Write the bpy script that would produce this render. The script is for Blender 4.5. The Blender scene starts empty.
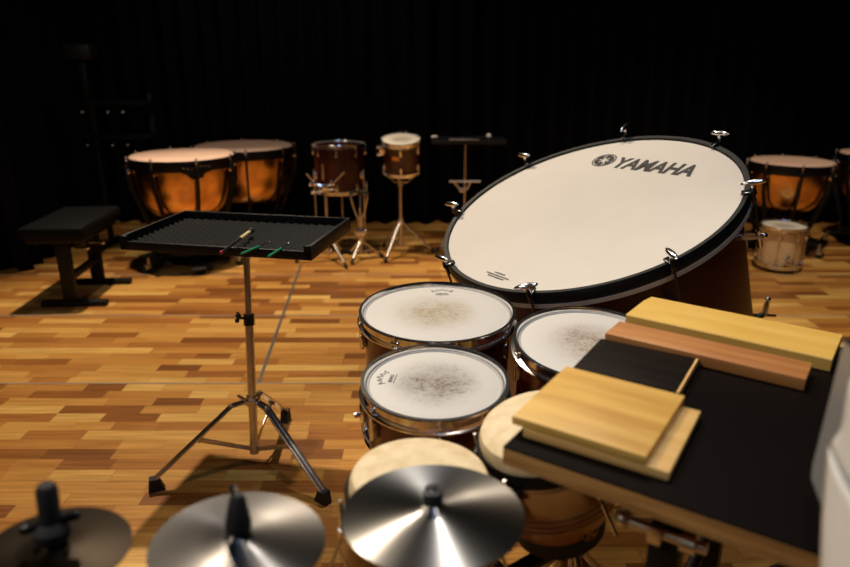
import bpy, bmesh, math, random
from mathutils import Vector, Matrix, noise
S = bpy.context.scene
C = S.collection
PI = math.pi
R = math.radians

# ------------------------------------------------------------------ camera
cam = bpy.data.cameras.new('camera'); cam_o = bpy.data.objects.new('camera', cam); C.objects.link(cam_o)
cam_o.location = (0, 0, 1.54); cam_o.rotation_euler = (R(90 - 18.2), 0, 0)
cam.sensor_width = 36; cam.lens = 36 * 680 / 850; cam.clip_start = .05; cam.clip_end = 60
cam.dof.use_dof = True; cam.dof.focus_distance = 1.95; cam.dof.aperture_fstop = 2.2
S.camera = cam_o

# ------------------------------------------------------------------ world and lights
w = bpy.data.worlds.new('World'); S.world = w; w.use_nodes = True
w.node_tree.nodes['Background'].inputs[0].default_value = (.02, .02, .025, 1)
w.node_tree.nodes['Background'].inputs[1].default_value = .12

def aim(o, tgt):
    d = Vector(tgt) - o.location
    o.rotation_euler = d.to_track_quat('-Z', 'Y').to_euler()
def spot(loc, tgt, power, size, color, radius=.08, blend=.6):
    l = bpy.data.lights.new('spot_light', 'SPOT'); l.energy = power; l.spot_size = R(size); l.spot_blend = blend
    l.color = color; l.shadow_soft_size = radius
    o = bpy.data.objects.new('spot_light', l); C.objects.link(o); o.location = loc; aim(o, tgt)
def area(loc, tgt, power, sx, sy, color):
    l = bpy.data.lights.new('soft_light', 'AREA'); l.shape = 'RECTANGLE'; l.size = sx; l.size_y = sy; l.energy = power; l.color = color
    o = bpy.data.objects.new('soft_light', l); C.objects.link(o); o.location = loc; aim(o, tgt)
WARM = (1, .83, .62); NEUT = (1, .93, .83); BLUE = (.42, .60, 1)
spot((-1.6, 4.7, 5.0), (-.8, 3.1, 0), 860, 72, WARM, .07)
spot((2.0, 3.5, 5.0), (2.2, 4.7, 0), 470, 60, WARM, .10)
spot((.35, 3.3, 5.0), (.45, 1.75, .8), 300, 40, NEUT, .10)
spot((.9, 1.0, 4.9), (.45, 1.1, .9), 110, 40, NEUT, .08)
spot((-.9, 5.1, 5.0), (-1.1, 6.0, .4), 130, 70, WARM, .10)
spot((-2.4, -.4, 3.4), (.42, .85, .95), 120, 34, NEUT, .10)  # added fill spot from front left, brightens plywood edge, hand drum shell and sheets
area((0.3, -.4, 4.0), (.2, 5.0, .5), 20, 1.2, .4, BLUE)
area((-2.8, .6, 3.6), (0, 3.6, .6), 18, .5, .5, WARM)
S.view_settings.view_transform = 'Standard'; S.view_settings.look = 'None'
S.view_settings.exposure = 0.0; S.view_settings.gamma = 1; S.view_settings.use_curve_mapping = False
S.cycles.use_denoising = True; S.cycles.max_bounces = 6; S.cycles.caustics_reflective = False

# ------------------------------------------------------------------ materials
def srgb(r, g, b):
    f = lambda c: (c / 12.92 if c <= .04045 else ((c + .055) / 1.055) ** 2.4)
    return (f(r / 255), f(g / 255), f(b / 255), 1)
def mat(name, col=(.5, .5, .5, 1), rough=.5, metal=0, coat=0, spec=.5, sheen=0, noise_amt=0, noise_scale=20, bump=0, aniso=0, col2=None, stretch=(1, 1, 1), sss=0):
    m = bpy.data.materials.new(name); m.use_nodes = True
    nt = m.node_tree; b = nt.nodes['Principled BSDF']
    b.inputs['Base Color'].default_value = col; b.inputs['Roughness'].default_value = rough
    b.inputs['Metallic'].default_value = metal; b.inputs['Coat Weight'].default_value = coat
    b.inputs['Coat Roughness'].default_value = .12
    b.inputs['Specular IOR Level'].default_value = spec; b.inputs['Sheen Weight'].default_value = sheen
    tc = nt.nodes.new('ShaderNodeTexCoord'); mp = nt.nodes.new('ShaderNodeMapping'); mp.inputs['Scale'].default_value = stretch
    nt.links.new(tc.outputs['Object'], mp.inputs[0])
    nz = nt.nodes.new('ShaderNodeTexNoise'); nz.inputs['Scale'].default_value = noise_scale; nz.inputs['Detail'].default_value = 6
    nt.links.new(mp.outputs[0], nz.inputs['Vector'])
    if col2 is None: col2 = tuple(c * (1 - noise_amt) for c in col[:3]) + (1,)
    mx = nt.nodes.new('ShaderNodeMix'); mx.data_type = 'RGBA'
    mx.inputs[6].default_value = col; mx.inputs[7].default_value = col2
    rp = nt.nodes.new('ShaderNodeMapRange'); rp.inputs[1].default_value = .35; rp.inputs[2].default_value = .65
    nt.links.new(nz.outputs[0], rp.inputs[0]); nt.links.new(rp.outputs[0], mx.inputs[0]); nt.links.new(mx.outputs[2], b.inputs['Base Color'])
    if bump:
        bp = nt.nodes.new('ShaderNodeBump'); bp.inputs['Strength'].default_value = bump; bp.inputs['Distance'].default_value = .002
        nt.links.new(nz.outputs[0], bp.inputs['Height']); nt.links.new(bp.outputs[0], b.inputs['Normal'])
    if aniso:
        b.inputs['Anisotropic'].default_value = aniso
        tg = nt.nodes.new('ShaderNodeTangent'); tg.direction_type = 'RADIAL'; tg.axis = 'Z'; b.inputs['Anisotropic Rotation'].default_value = .25
        nt.links.new(tg.outputs[0], b.inputs['Tangent'])
    return m
M = {}
M['chrome'] = mat('chrome', (.86, .86, .88, 1), .17, 1, noise_amt=.12, noise_scale=30)
M['chrome_warm'] = mat('satin_steel', (.70, .65, .59, 1), .36, 1, noise_amt=.15, noise_scale=40)
M['alu'] = mat('aluminium', (.62, .60, .57, 1), .35, 1, noise_amt=.1)
M['black'] = mat('black_paint', (.005, .005, .0055, 1), .5, spec=.3, noise_amt=.3)
M['black_gloss'] = mat('black_lacquer', (.01, .01, .011, 1), .22, noise_amt=.2, coat=.3)
M['rubber'] = mat('black_rubber', (.012, .012, .012, 1), .7, noise_amt=.3, bump=.2)
M['cloth'] = mat('black_velvet', (.0035, .0035, .0045, 1), .95, spec=.1, noise_amt=.5, noise_scale=60)
M['wall'] = mat('black_wall_paint', (.004, .004, .004, 1), .9, spec=.1, noise_amt=.3)
M['seat'] = mat('black_leatherette', (.0016, .0016, .002, 1), .7, spec=.15, noise_amt=.3, noise_scale=90, bump=.3)
M['mahogany'] = mat('dark_mahogany_lacquer', srgb(62, 17, 11), .35, coat=.4, col2=srgb(42, 10, 7), noise_scale=6, stretch=(1, 1, .08))
M['burgundy'] = mat('burgundy_lacquer', srgb(88, 28, 20), .3, coat=.5, col2=srgb(60, 16, 12), noise_scale=5, stretch=(1, 1, .1))
M['bass_shell'] = mat('red_brown_wood_shell', srgb(88, 27, 17), .42, coat=.1, spec=.3, col2=srgb(66, 18, 11), noise_scale=5, stretch=(1, 1, .1))
M['bass_head'] = mat('coated_white_skin', srgb(203, 195, 185), .55, noise_amt=.04, noise_scale=5)
M['kettle_head'] = mat('kettledrum_skin', srgb(232, 192, 168), .5, noise_amt=.06, noise_scale=6)
M['copper'] = mat('hammered_copper', (.94, .50, .17, 1), .24, 1, noise_amt=.35, noise_scale=9, bump=.25)
M['maple'] = mat('pale_maple_shell', srgb(242, 216, 168), .4, coat=.2, col2=srgb(230, 198, 146), noise_scale=6, stretch=(1, 1, .1))
M['hide'] = mat('rawhide_skin', srgb(232, 212, 172), .6, col2=srgb(214, 190, 146), noise_scale=30, bump=.1)
M['conga_wood'] = mat('honey_wood_shell', srgb(186, 134, 74), .35, coat=.3, col2=srgb(160, 108, 54), noise_scale=6, stretch=(1, 1, .1))
M['steel_cymbal'] = mat('lathed_steel_bronze', (.28, .272, .268, 1), .31, 1, aniso=.95, noise_amt=.1, noise_scale=8)
M['steel_cymbal2'] = mat('lathed_grey_bronze', (.13, .125, .125, 1), .30, 1, aniso=.95, noise_amt=.15, noise_scale=8)
M['dark_cymbal'] = mat('dark_patina_bronze', (.022, .016, .011, 1), .42, 1, aniso=.5, noise_amt=.4, noise_scale=8)
M['foam'] = mat('charcoal_foam', (.022, .022, .022, 1), .9, spec=.2, noise_amt=.3, noise_scale=120)
M['table_top'] = mat('dark_brown_laminate', srgb(15, 9, 7), .5, spec=.06, noise_amt=.25, noise_scale=3)
M['ply'] = mat('plywood_edge', srgb(198, 152, 88), .6, col2=srgb(150, 108, 58), noise_scale=26, stretch=(.25, .25, 5))
M['yellow_wood'] = mat('yellow_wood', srgb(228, 186, 94), .5, col2=srgb(216, 170, 76), noise_scale=3.2, stretch=(1, 6, 2))
M['yellow_wood2'] = mat('yellow_grained_wood', srgb(228, 184, 94), .5, col2=srgb(198, 146, 66), noise_scale=2.6, stretch=(1.2, 9, 2))
M['pale_wood'] = mat('pale_wood', srgb(232, 190, 120), .5, col2=srgb(220, 172, 100), noise_scale=4, stretch=(1, 8, 2))
M['orange_wood'] = mat('orange_brown_wood', srgb(190, 130, 70), .5, col2=srgb(168, 106, 54), noise_scale=4, stretch=(1, 10, 2))
M['ebony_wood'] = mat('black_stained_wood', srgb(30, 22, 18), .55, spec=.08, col2=srgb(22, 16, 13), noise_scale=5, stretch=(1, 8, 1))
M['desk_grey'] = mat('grey_painted_steel', srgb(140, 140, 142), .42, noise_amt=.08)
M['paper'] = mat('white_paper', srgb(238, 236, 232), .7, noise_amt=.03)
M['seam'] = mat('pale_joint_strip', srgb(178, 164, 146), .5, noise_amt=.3, noise_scale=2)
M['seam_dark'] = mat('grey_cover_strip', srgb(98, 94, 90), .45, noise_amt=.2, noise_scale=3)
M['satin'] = mat('satin_silver', (.7, .68, .64, 1), .5, .6, noise_amt=.1)
M['clear_head'] = mat('clear_film_over_dark_shell', srgb(58, 24, 16), .2, noise_amt=.3)
M['film'] = mat('clear_film_collar', srgb(186, 184, 180), .5, noise_amt=.05)
M['print'] = mat('black_print', srgb(34, 31, 30), .6, noise_amt=.1)
M['print_grey'] = mat('grey_print', srgb(96, 90, 84), .6, noise_amt=.1)
M['cream'] = mat('cream_cork', srgb(226, 206, 150), .6, noise_amt=.1)
M['green'] = mat('green_grip', srgb(10, 140, 96), .4, noise_amt=.1)
M['red'] = mat('red_tip', srgb(200, 30, 66), .4, noise_amt=.1)
M['felt'] = mat('white_felt', srgb(226, 220, 210), .9, noise_amt=.1, bump=.2)
M['brass'] = mat('brass_badge', (.75, .42, .14, 1), .35, 1, noise_amt=.2)
M['badge'] = mat('cream_badge', srgb(220, 176, 128), .5, noise_amt=.1)

def drumhead(name, base, stain, seed, amount, rad):
    """white coated head with a worn grey-brown patch of stick marks in its middle"""
    m = bpy.data.materials.new(name); m.use_nodes = True; nt = m.node_tree; N = nt.nodes; L = nt.links
    b = N['Principled BSDF']; b.inputs['Roughness'].default_value = .6
    tc = N.new('ShaderNodeTexCoord')
    def nz(sc, det, ro=.6, off=0):
        mp = N.new('ShaderNodeMapping'); mp.inputs['Location'].default_value = (seed + off, seed * 1.7, off); L.new(tc.outputs['Object'], mp.inputs[0])
        n = N.new('ShaderNodeTexNoise'); n.inputs['Scale'].default_value = sc; n.inputs['Detail'].default_value = det; n.inputs['Roughness'].default_value = ro
        L.new(mp.outputs[0], n.inputs['Vector']); return n
    ln = N.new('ShaderNodeVectorMath'); ln.operation = 'LENGTH'; L.new(tc.outputs['Object'], ln.inputs[0])
    sep = N.new('ShaderNodeSeparateXYZ'); L.new(tc.outputs['Object'], sep.inputs[0])
    cmb = N.new('ShaderNodeCombineXYZ'); L.new(sep.outputs[0], cmb.inputs[0]); L.new(sep.outputs[1], cmb.inputs[1]); L.new(cmb.outputs[0], ln.inputs[0])
    big = nz(9, 3); fine = nz(120, 8, .75, 3); streak = nz(46, 8, .8, 7)
    r1 = N.new('ShaderNodeMapRange'); r1.inputs[1].default_value = rad; r1.inputs[2].default_value = rad * .12; r1.interpolation_type = 'SMOOTHSTEP'
    L.new(ln.outputs['Value'], r1.inputs[0])
    def mth(op, a, c):
        x = N.new('ShaderNodeMath'); x.operation = op
        for i, q in enumerate((a, c)):
            if isinstance(q, (int, float)): x.inputs[i].default_value = q
            else: L.new(q, x.inputs[i])
        return x.outputs[0]
    s = mth('MULTIPLY', r1.outputs[0], mth('ADD', mth('MULTIPLY', big.outputs[0], 1.2), .1))
    sp = N.new('ShaderNodeMapRange'); sp.inputs[1].default_value = .44; sp.inputs[2].default_value = .64; L.new(streak.outputs[0], sp.inputs[0])
    fp = N.new('ShaderNodeMapRange'); fp.inputs[1].default_value = .40; fp.inputs[2].default_value = .62; L.new(fine.outputs[0], fp.inputs[0])
    s = mth('MULTIPLY', s, mth('ADD', mth('MULTIPLY', mth('MULTIPLY', sp.outputs[0], fp.outputs[0]), 1.2), .6))
    s = mth('MINIMUM', mth('MULTIPLY', s, amount), .92)
    mx = N.new('ShaderNodeMix'); mx.data_type = 'RGBA'; mx.inputs[6].default_value = base; mx.inputs[7].default_value = stain
    L.new(s, mx.inputs[0]); L.new(mx.outputs[2], b.inputs['Base Color'])
    return m
M['head_a'] = drumhead('worn_white_drumhead', srgb(204, 200, 194), srgb(150, 128, 92), 1.3, 1.15, .16)
M['head_b'] = drumhead('heavily_worn_white_drumhead', srgb(204, 200, 194), srgb(84, 66, 50), 4.1, 1.35, .125)
M['head_c'] = drumhead('speckled_white_drumhead', srgb(204, 200, 194), srgb(120, 94, 62), 7.7, 1.15, .14)
M['head_d'] = drumhead('lightly_worn_white_drumhead', srgb(230, 220, 202), srgb(120, 92, 64), 2.2, .9, .12)

def floor_mat():
    m = bpy.data.materials.new('strip_parquet'); m.use_nodes = True; nt = m.node_tree; N = nt.nodes; L = nt.links
    b = N['Principled BSDF']; b.inputs['Roughness'].default_value = .34; b.inputs['Coat Weight'].default_value = .15; b.inputs['Coat Roughness'].default_value = .2
    tc = N.new('ShaderNodeTexCoord'); sp = N.new('ShaderNodeSeparateXYZ'); L.new(tc.outputs['Object'], sp.inputs[0])
    def mth(op, a, c=0, d=None):
        x = N.new('ShaderNodeMath'); x.operation = op
        for i, q in enumerate((a, c) if d is None else (a, c, d)):
            if isinstance(q, (int, float)): x.inputs[i].default_value = q
            else: L.new(q, x.inputs[i])
        return x.outputs[0]
    row = mth('DIVIDE', sp.outputs[1], .075); ri = mth('FLOOR', row); rf = mth('FRACT', row)
    wn = N.new('ShaderNodeTexWhiteNoise'); wn.noise_dimensions = '1D'; L.new(ri, wn.inputs['W'])
    wn2 = N.new('ShaderNodeTexWhiteNoise'); wn2.noise_dimensions = '1D'; L.new(mth('ADD', ri, 77.3), wn2.inputs['W'])
    plen = mth('ADD', mth('MULTIPLY', wn2.outputs[0], .18), .24)
    col = mth('ADD', mth('DIVIDE', sp.outputs[0], plen), mth('MULTIPLY', wn.outputs[0], 37.0))
    # uneven board lengths: warp the running coordinate a little
    wv = mth('MULTIPLY', mth('SINE', mth('MULTIPLY', col, 1.7)), .33); col = mth('ADD', col, wv)
    ci = mth('FLOOR', col); cf = mth('FRACT', col)
    cv = N.new('ShaderNodeCombineXYZ'); L.new(ci, cv.inputs[0]); L.new(ri, cv.inputs[1])
    w3 = N.new('ShaderNodeTexWhiteNoise'); w3.noise_dimensions = '2D'; L.new(cv.outputs[0], w3.inputs['Vector'])
    rp = N.new('ShaderNodeValToRGB'); L.new(w3.outputs[0], rp.inputs[0])
    e = rp.color_ramp.elements
    e[0].position = 0; e[0].color = srgb(138, 84, 40)
    e[1].position = 1; e[1].color = srgb(240, 192, 108)
    for p, c in ((.10, srgb(158, 98, 46)), (.24, srgb(184, 120, 56)), (.5, srgb(206, 144, 70)), (.78, srgb(222, 164, 84))):
        q = e.new(p); q.color = c
    # grain
    gv = N.new('ShaderNodeCombineXYZ'); L.new(mth('MULTIPLY', sp.outputs[0], 2.2), gv.inputs[0]); L.new(mth('MULTIPLY', sp.outputs[1], 38), gv.inputs[1]); L.new(mth('ADD', mth('MULTIPLY', ci, 3.1), ri), gv.inputs[2])
    g = N.new('ShaderNodeTexNoise'); g.inputs['Scale'].default_value = 1.6; g.inputs['Detail'].default_value = 6; L.new(gv.outputs[0], g.inputs['Vector'])
    gr = N.new('ShaderNodeMapRange'); gr.inputs[1].default_value = .3; gr.inputs[2].default_value = .7; gr.inputs[3].default_value = .72; gr.inputs[4].default_value = 1.12; L.new(g.outputs[0], gr.inputs[0])
    # joints
    j1 = mth('LESS_THAN', rf, .022); j2 = mth('LESS_THAN', cf, .006)
    j = mth('SUBTRACT', 1, mth('MULTIPLY', mth('MAXIMUM', j1, j2), .42))
    k = mth('MULTIPLY', gr.outputs[0], j)
    vm = N.new('ShaderNodeVectorMath'); vm.operation = 'SCALE'; L.new(rp.outputs[0], vm.inputs[0]); L.new(k, vm.inputs['Scale'])
    L.new(vm.outputs[0], b.inputs['Base Color'])
    rr = N.new('ShaderNodeMapRange'); rr.inputs[3].default_value = .26; rr.inputs[4].default_value = .42; L.new(g.outputs[0], rr.inputs[0]); L.new(rr.outputs[0], b.inputs['Roughness'])
    return m
M['floor'] = floor_mat()

# ------------------------------------------------------------------ mesh helpers
def frame(z, up=Vector((0, 0, 1))):
    z = Vector(z).normalized()
    a = up if abs(z.dot(up)) < .95 else Vector((1, 0, 0))
    x = a.cross(z).normalized(); y = z.cross(x)
    return Matrix((x, y, z)).transposed().to_4x4()
class MB:
    def __init__(s, mtx=None): s.v = []; s.f = []; s.m = mtx or Matrix()
    def add(s, vs, fs, mtx=None):
        k = len(s.v); T = s.m @ mtx if mtx else s.m
        s.v += [tuple(T @ Vector(p)) for p in vs]; s.f += [tuple(i + k for i in f) for f in fs]; return s
    def box(s, c, d, mtx=None, b=0.0):
        x, y, z = (q / 2 for q in d); T = Matrix.Translation(c)
        if mtx: T = mtx @ T
        if b <= 0 or b * 2 >= min(d):
            vs = [(sx * x, sy * y, sz * z) for sz in (-1, 1) for sy in (-1, 1) for sx in (-1, 1)]
            return s.add(vs, [(0, 2, 3, 1), (4, 5, 7, 6), (0, 1, 5, 4), (2, 6, 7, 3), (0, 4, 6, 2), (1, 3, 7, 5)], T)
        bm = bmesh.new(); bmesh.ops.create_cube(bm, size=1); bmesh.ops.scale(bm, vec=d, verts=bm.verts)
        bmesh.ops.bevel(bm, geom=bm.edges[:], offset=b, segments=2, affect='EDGES', profile=.5)
        bm.verts.index_update(); s.add([v.co[:] for v in bm.verts], [[v.index for v in f.verts] for f in bm.faces], T); bm.free(); return s
    def lathe(s, prof, n=32, mtx=None, closed=False):
        """prof: (r,z) pairs; r==0 ends collapse to a pole"""
        vs = []; idx = []
        for r, z in prof:
            if r < 1e-7: idx.append([len(vs)] * n); vs.append((0, 0, z))
            else:
                idx.append(list(range(len(vs), len(vs) + n)))
                vs += [(r * math.cos(2 * PI * i / n), r * math.sin(2 * PI * i / n), z) for i in range(n)]
        fs = []; m = len(prof)
        for k in range(m if closed else m - 1):
            a, b = idx[k], idx[(k + 1) % m]
            for i in range(n):
                j = (i + 1) % n; q = [a[i], a[j], b[j], b[i]]; q2 = []
                for t in q:
                    if t not in q2: q2.append(t)
                if len(q2) > 2: fs.append(q2)
        return s.add(vs, fs, mtx)
    def cyl(s, p0, p1, r0, r1=None, n=14, mtx=None):
        p0 = Vector(p0); p1 = Vector(p1); d = p1 - p0
        if r1 is None: r1 = r0
        T = Matrix.Translation(p0) @ frame(d)
        if mtx: T = mtx @ T
        return s.lathe([(0, 0), (r0, 0), (r1, d.length), (0, d.length)], n, T)
    def ball(s, c, r, n=14, sc=(1, 1, 1), mtx=None):
        T = Matrix.Translation(c) @ Matrix.Diagonal((*sc, 1))
        if mtx: T = mtx @ T
        k = n // 2; return s.lathe([(r * math.sin(PI * i / k), -r * math.cos(PI * i / k)) if 0 < i < k else (0, -r if i == 0 else r) for i in range(k + 1)], n, T)
    def tube(s, pts, r, n=10):
        for a, b in zip(pts[:-1], pts[1:]): s.cyl(a, b, r, r, n)
        for p in pts[1:-1]: s.ball(p, r * 1.02, n)
        return s
    def bar(s, p0, p1, wd, th, up=(0, 0, 1)):
        p0 = Vector(p0); p1 = Vector(p1); d = p1 - p0; T = Matrix.Translation((p0 + p1) / 2) @ frame(d, Vector(up))
        return s.box((0, 0, 0), (wd, th, d.length), T, min(wd, th) * .15)
    def prism(s, poly, z0, z1, mtx=None):
        n = len(poly); vs = [(x, y, z0) for x, y in poly] + [(x, y, z1) for x, y in poly]
        return s.add(vs, [tuple(range(n))[::-1], tuple(range(n, 2 * n))] + [(i, (i + 1) % n, n + (i + 1) % n, n + i) for i in range(n)], mtx)
    def build(s, name, m, parent=None, smooth=True, ang=38):
        me = bpy.data.meshes.new(name); me.from_pydata(s.v, [], s.f); me.validate()
        bm = bmesh.new(); bm.from_mesh(me); bmesh.ops.recalc_face_normals(bm, faces=bm.faces[:]); bm.to_mesh(me); bm.free()
        me.materials.append(m)
        if smooth:
            me.polygons.foreach_set('use_smooth', [True] * len(me.polygons)); me.set_sharp_from_angle(angle=R(ang))
        o = bpy.data.objects.new(name, me); C.objects.link(o)
        if parent: o.parent = parent
        return o
def tag(o, label=None, cat=None, group=None, kind=None):
    if label: o['label'] = label
    if cat: o['category'] = cat
    if group: o['group'] = group
    if kind: o['kind'] = kind
    return o
def thing(name, label, cat, loc=(0, 0, 0), rz=0, mtx=None, group=None):
    o = bpy.data.objects.new(name, None); o.empty_display_size = .1; C.objects.link(o)
    if mtx is not None: o.matrix_world = mtx
    else: o.location = loc; o.rotation_euler = (0, 0, rz)
    return tag(o, label, cat, group)
def struct(name, mb, m): return tag(mb.build(name, m), kind='structure')
def copy_tree(o, parent=None):
    c = o.copy(); C.objects.link(c); c.parent = parent
    for ch in [q for q in C.objects if q.parent == o]: copy_tree(ch, c)
    return c
def text_mesh(txt, size, shear=0, offset=0, extrude=0):
    cu = bpy.data.curves.new('t', 'FONT'); cu.body = txt; cu.size = size; cu.shear = shear; cu.offset = offset; cu.extrude = extrude
    cu.align_x = 'CENTER'; cu.resolution_u = 4
    o = bpy.data.objects.new('t', cu); C.objects.link(o)
    me = bpy.data.meshes.new_from_object(o.evaluated_get(bpy.context.evaluated_depsgraph_get()))
    vs = [v.co[:] for v in me.vertices]; fs = [tuple(p.vertices) for p in me.polygons]
    bpy.data.objects.remove(o); bpy.data.curves.remove(cu); bpy.data.meshes.remove(me)
    return vs, fs

# ------------------------------------------------------------------ setting
struct('floor', MB().box((0, 3.0, -.05), (9, 8.4, .1)), M['floor'])
struct('ceiling', MB().box((0, 3.0, 5.65), (9.2, 8.6, .1)), M['wall'])
struct('wall_back', MB().box((0, 7.15, 2.8), (9.2, .1, 5.6)), M['wall'])
struct('wall_left', MB().box((-4.55, 3.0, 2.8), (.1, 8.4, 5.6)), M['wall'])
struct('wall_right', MB().box((4.55, 3.0, 2.8), (.1, 8.4, 5.6)), M['wall'])
struct('wall_front', MB().box((0, -1.25, 2.8), (9.2, .1, 5.6)), M['wall'])
for i, y in enumerate((3.08, 4.03, 4.89)):
    struct('trim_%d' % (i + 1), MB().box((0, y, .0005), (8.9, .010, .003)), M['seam'])
struct('trim_4', MB().bar((-.835, 3.085, .0012), (-.98, 5.15, .0012), .003, .016, (1, 0, 0)), M['seam_dark'])

def curtain(name, pts, z0, z1, label, amp=.07, per=.19, seed=0):
    rnd = random.Random(seed); vs = []; fs = []; col = []
    path = []
    for a, b in zip(pts[:-1], pts[1:]):
        a = Vector(a); b = Vector(b); L = (b - a).length; n = int(L / .018); d = (b - a) / L; nr = Vector((-d.y, d.x))
        for i in range(n):
            t = i / n * L; s = len(path) * .018
            k = amp * (math.sin(2 * PI * s / per + 1.3 * math.sin(s * 1.9 + seed)) + .35 * math.sin(s * 2 * PI / per * .43 + seed))
            path.append(((a + d * t + nr * k), s))
    for j in range(2):
        pass
    Z = [z0, z0 + .12, .6, 1.5, 3, z1]
    for zi, z in enumerate(Z):
        for (p, s) in path:
            fl = 1 + (.12 if zi == 0 else 0) * math.sin(s * 3.1)
            vs.append((p.x, p.y + (.05 * math.sin(s * 2.4 + seed) if zi == 0 else 0), z))
    n = len(path)
    for zi in range(len(Z) - 1):
        for i in range(n - 1): fs.append((zi * n + i, zi * n + i + 1, (zi + 1) * n + i + 1, (zi + 1) * n + i))
    mb = MB(); mb.v = vs; mb.f = fs
    o = mb.build(name, M['cloth'], smooth=True, ang=80)
    sm = o.modifiers.new('t', 'SOLIDIFY'); sm.thickness = .006
    return tag(o, label, 'curtain')
curtain('stage_curtain', [(-4.3, 6.74), (4.4, 6.6)], .004, 5.4, 'long black pleated curtain hanging across the whole back of the stage', seed=1)
curtain('stage_curtain', [(-4.35, 4.98), (-3.08, 4.98), (-3.12, 6.5)], .004, 5.4, 'black side curtain at the far left beside the black bench', amp=.05, seed=5)

# ------------------------------------------------------------------ drum parts
def hoop_prof(ro, z, hgt, flange=.006):
    """triple flanged hoop: inner wall, flared top and bottom lips"""
    ri = ro - .006
    return [(ri - .001, z), (ro + .001, z), (ro + .002, z - .003), (ro - .003, z - .006), (ro - .003, z - hgt + .008), (ro + flange, z - hgt + .004), (ro + flange, z - hgt), (ri - .003, z - hgt), (ri - .004, z - .006)]
def ring(mb, prof, n=64, mtx=None): return mb.lathe(prof, n, mtx, closed=True)
def wing_nut(mb, T, s=1.0):
    mb.cyl((0, 0, 0), (0, 0, .018 * s), .007 * s, .005 * s, 10, T)
    for k in (-1, 1): mb.prism([(k * .004 * s, 0), (k * .020 * s, .002 * s), (k * .024 * s, .022 * s), (k * .016 * s, .024 * s), (k * .004 * s, .012 * s)], -.003 * s, .003 * s, T @ Matrix.Rotation(PI / 2, 4, 'X') @ Matrix.Translation((0, 0, 0)))
def lugs(root, r, ztop, nl, a0, mlug, mrod, size=1.0, rodlen=.05, down=.075, both=None):
    for k in range(nl):
        a = R(a0) + 2 * PI * k / nl; T = Matrix.Rotation(a, 4, 'Z'); rr = r + .008
        for zc, sg in ((ztop - down, 1),) + (((both, -1),) if both else ()):
            m = MB(); m.box((rr, 0, zc), (.016 * size, .020 * size, .040 * size), T, .004)
            m.cyl((rr + .004, 0, zc - sg * .024 * size), (rr + .004, 0, zc + sg * .030 * size), .0065 * size, None, 10, T)
            l = m.build('lug', mlug, root)
            ze = ztop if sg > 0 else zc - .055
            q = MB(); q.cyl((rr + .004, 0, zc), (rr + .004, 0, ze - sg * .006), .0032, None, 8, T)
            q.cyl((rr + .004, 0, ze - sg * .016), (rr + .004, 0, ze - sg * .000), .0055, .0048, 8, T)
            q.box((rr + .002, 0, ze - sg * .020), (.016, .022 * size, .008), T, .002)
            q.build('tension_rod', mrod, l)
def drum(name, label, cat, r, depth, mtx, shell, head, nl=8, a0=10, hoopm='chrome', bottom=True, group=None, bhead=True):
    t = thing(name, label, cat, mtx=mtx, group=group)
    rs = r - .014
    m = MB(); m.lathe([(rs - .006, -.020), (rs, -.022), (rs, -depth + .02), (rs - .006, -depth + .018)], 72, None, True); m.build('shell', shell, t)
    m = MB(); m.lathe([(0, -.0105), (r * .5, -.0105), (r - .022, -.0105), (r - .016, -.013), (r - .011, -.012), (r - .008, -.016), (r - .008, -.03), (r - .012, -.03)], 72)
    m.build('head', head, t)
    m = MB(); ring(m, [(r - .0175, -.0118), (r - .0155, -.0095), (r - .013, -.0095), (r - .0115, -.0118)], 72); m.build('flesh_ring', M['film'], t)
    m = MB(); ring(m, hoop_prof(r, 0, .034), 72); m.build('hoop', M[hoopm], t)
    if bottom:
        m = MB(); ring(m, [(rq, -depth - zq) for rq, zq in hoop_prof(r, 0, .030)], 64); o = m.build('hoop', M[hoopm], t)
        m = MB(); m.lathe([(0, -depth + .012), (rs - .001, -depth + .012), (rs - .001, -depth + .017), (0, -depth + .017)], 48); m.build('resonant_head', M['bass_head'], t)
    lugs(t, rs, 0, nl, a0, M[hoopm], M[hoopm], both=(-depth + .06) if bottom else None)
    return t
def tripod(root, z_hub, radius, a0, mleg, r_tube=.010, brace=True, foot=True, flat=False, x=0, y=0, zl=None):
    """three legs hinged under a collar, each with a brace to the lower hub"""
    for k in range(3):
        a = R(a0) + 2 * PI * k / 3; c, s = math.cos(a), math.sin(a)
        top = Vector((x + c * .018, y + s * .018, z_hub)); low = Vector((x + c * radius, y + s * radius, .022))
        m = MB(); m.bar(top, low, r_tube * 2, r_tube * 1.1, (-s, c, 0)) if flat else m.cyl(top, low, r_tube)
        lg = m.build('leg', mleg, root)
        if brace:
            mid = top.lerp(low, .52); b0 = Vector((x + c * .014, y + s * .014, zl if zl else .09))
            q = MB(); q.bar(b0, mid, r_tube * 1.3, r_tube * .6, (-s, c, 0)); q.ball(mid, r_tube * 1.1, 8); q.build('brace', mleg, lg)
        if foot:
            q = MB(); d = (low - top).normalized()
            q.cyl(low - d * .03, low + d * .012, r_tube * 1.25, r_tube * 1.7, 12); q.ball(low + d * .004 + Vector((0, 0, -.002)), r_tube * 1.7, 10); q.build('rubber_foot', M['rubber'], lg)
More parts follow.
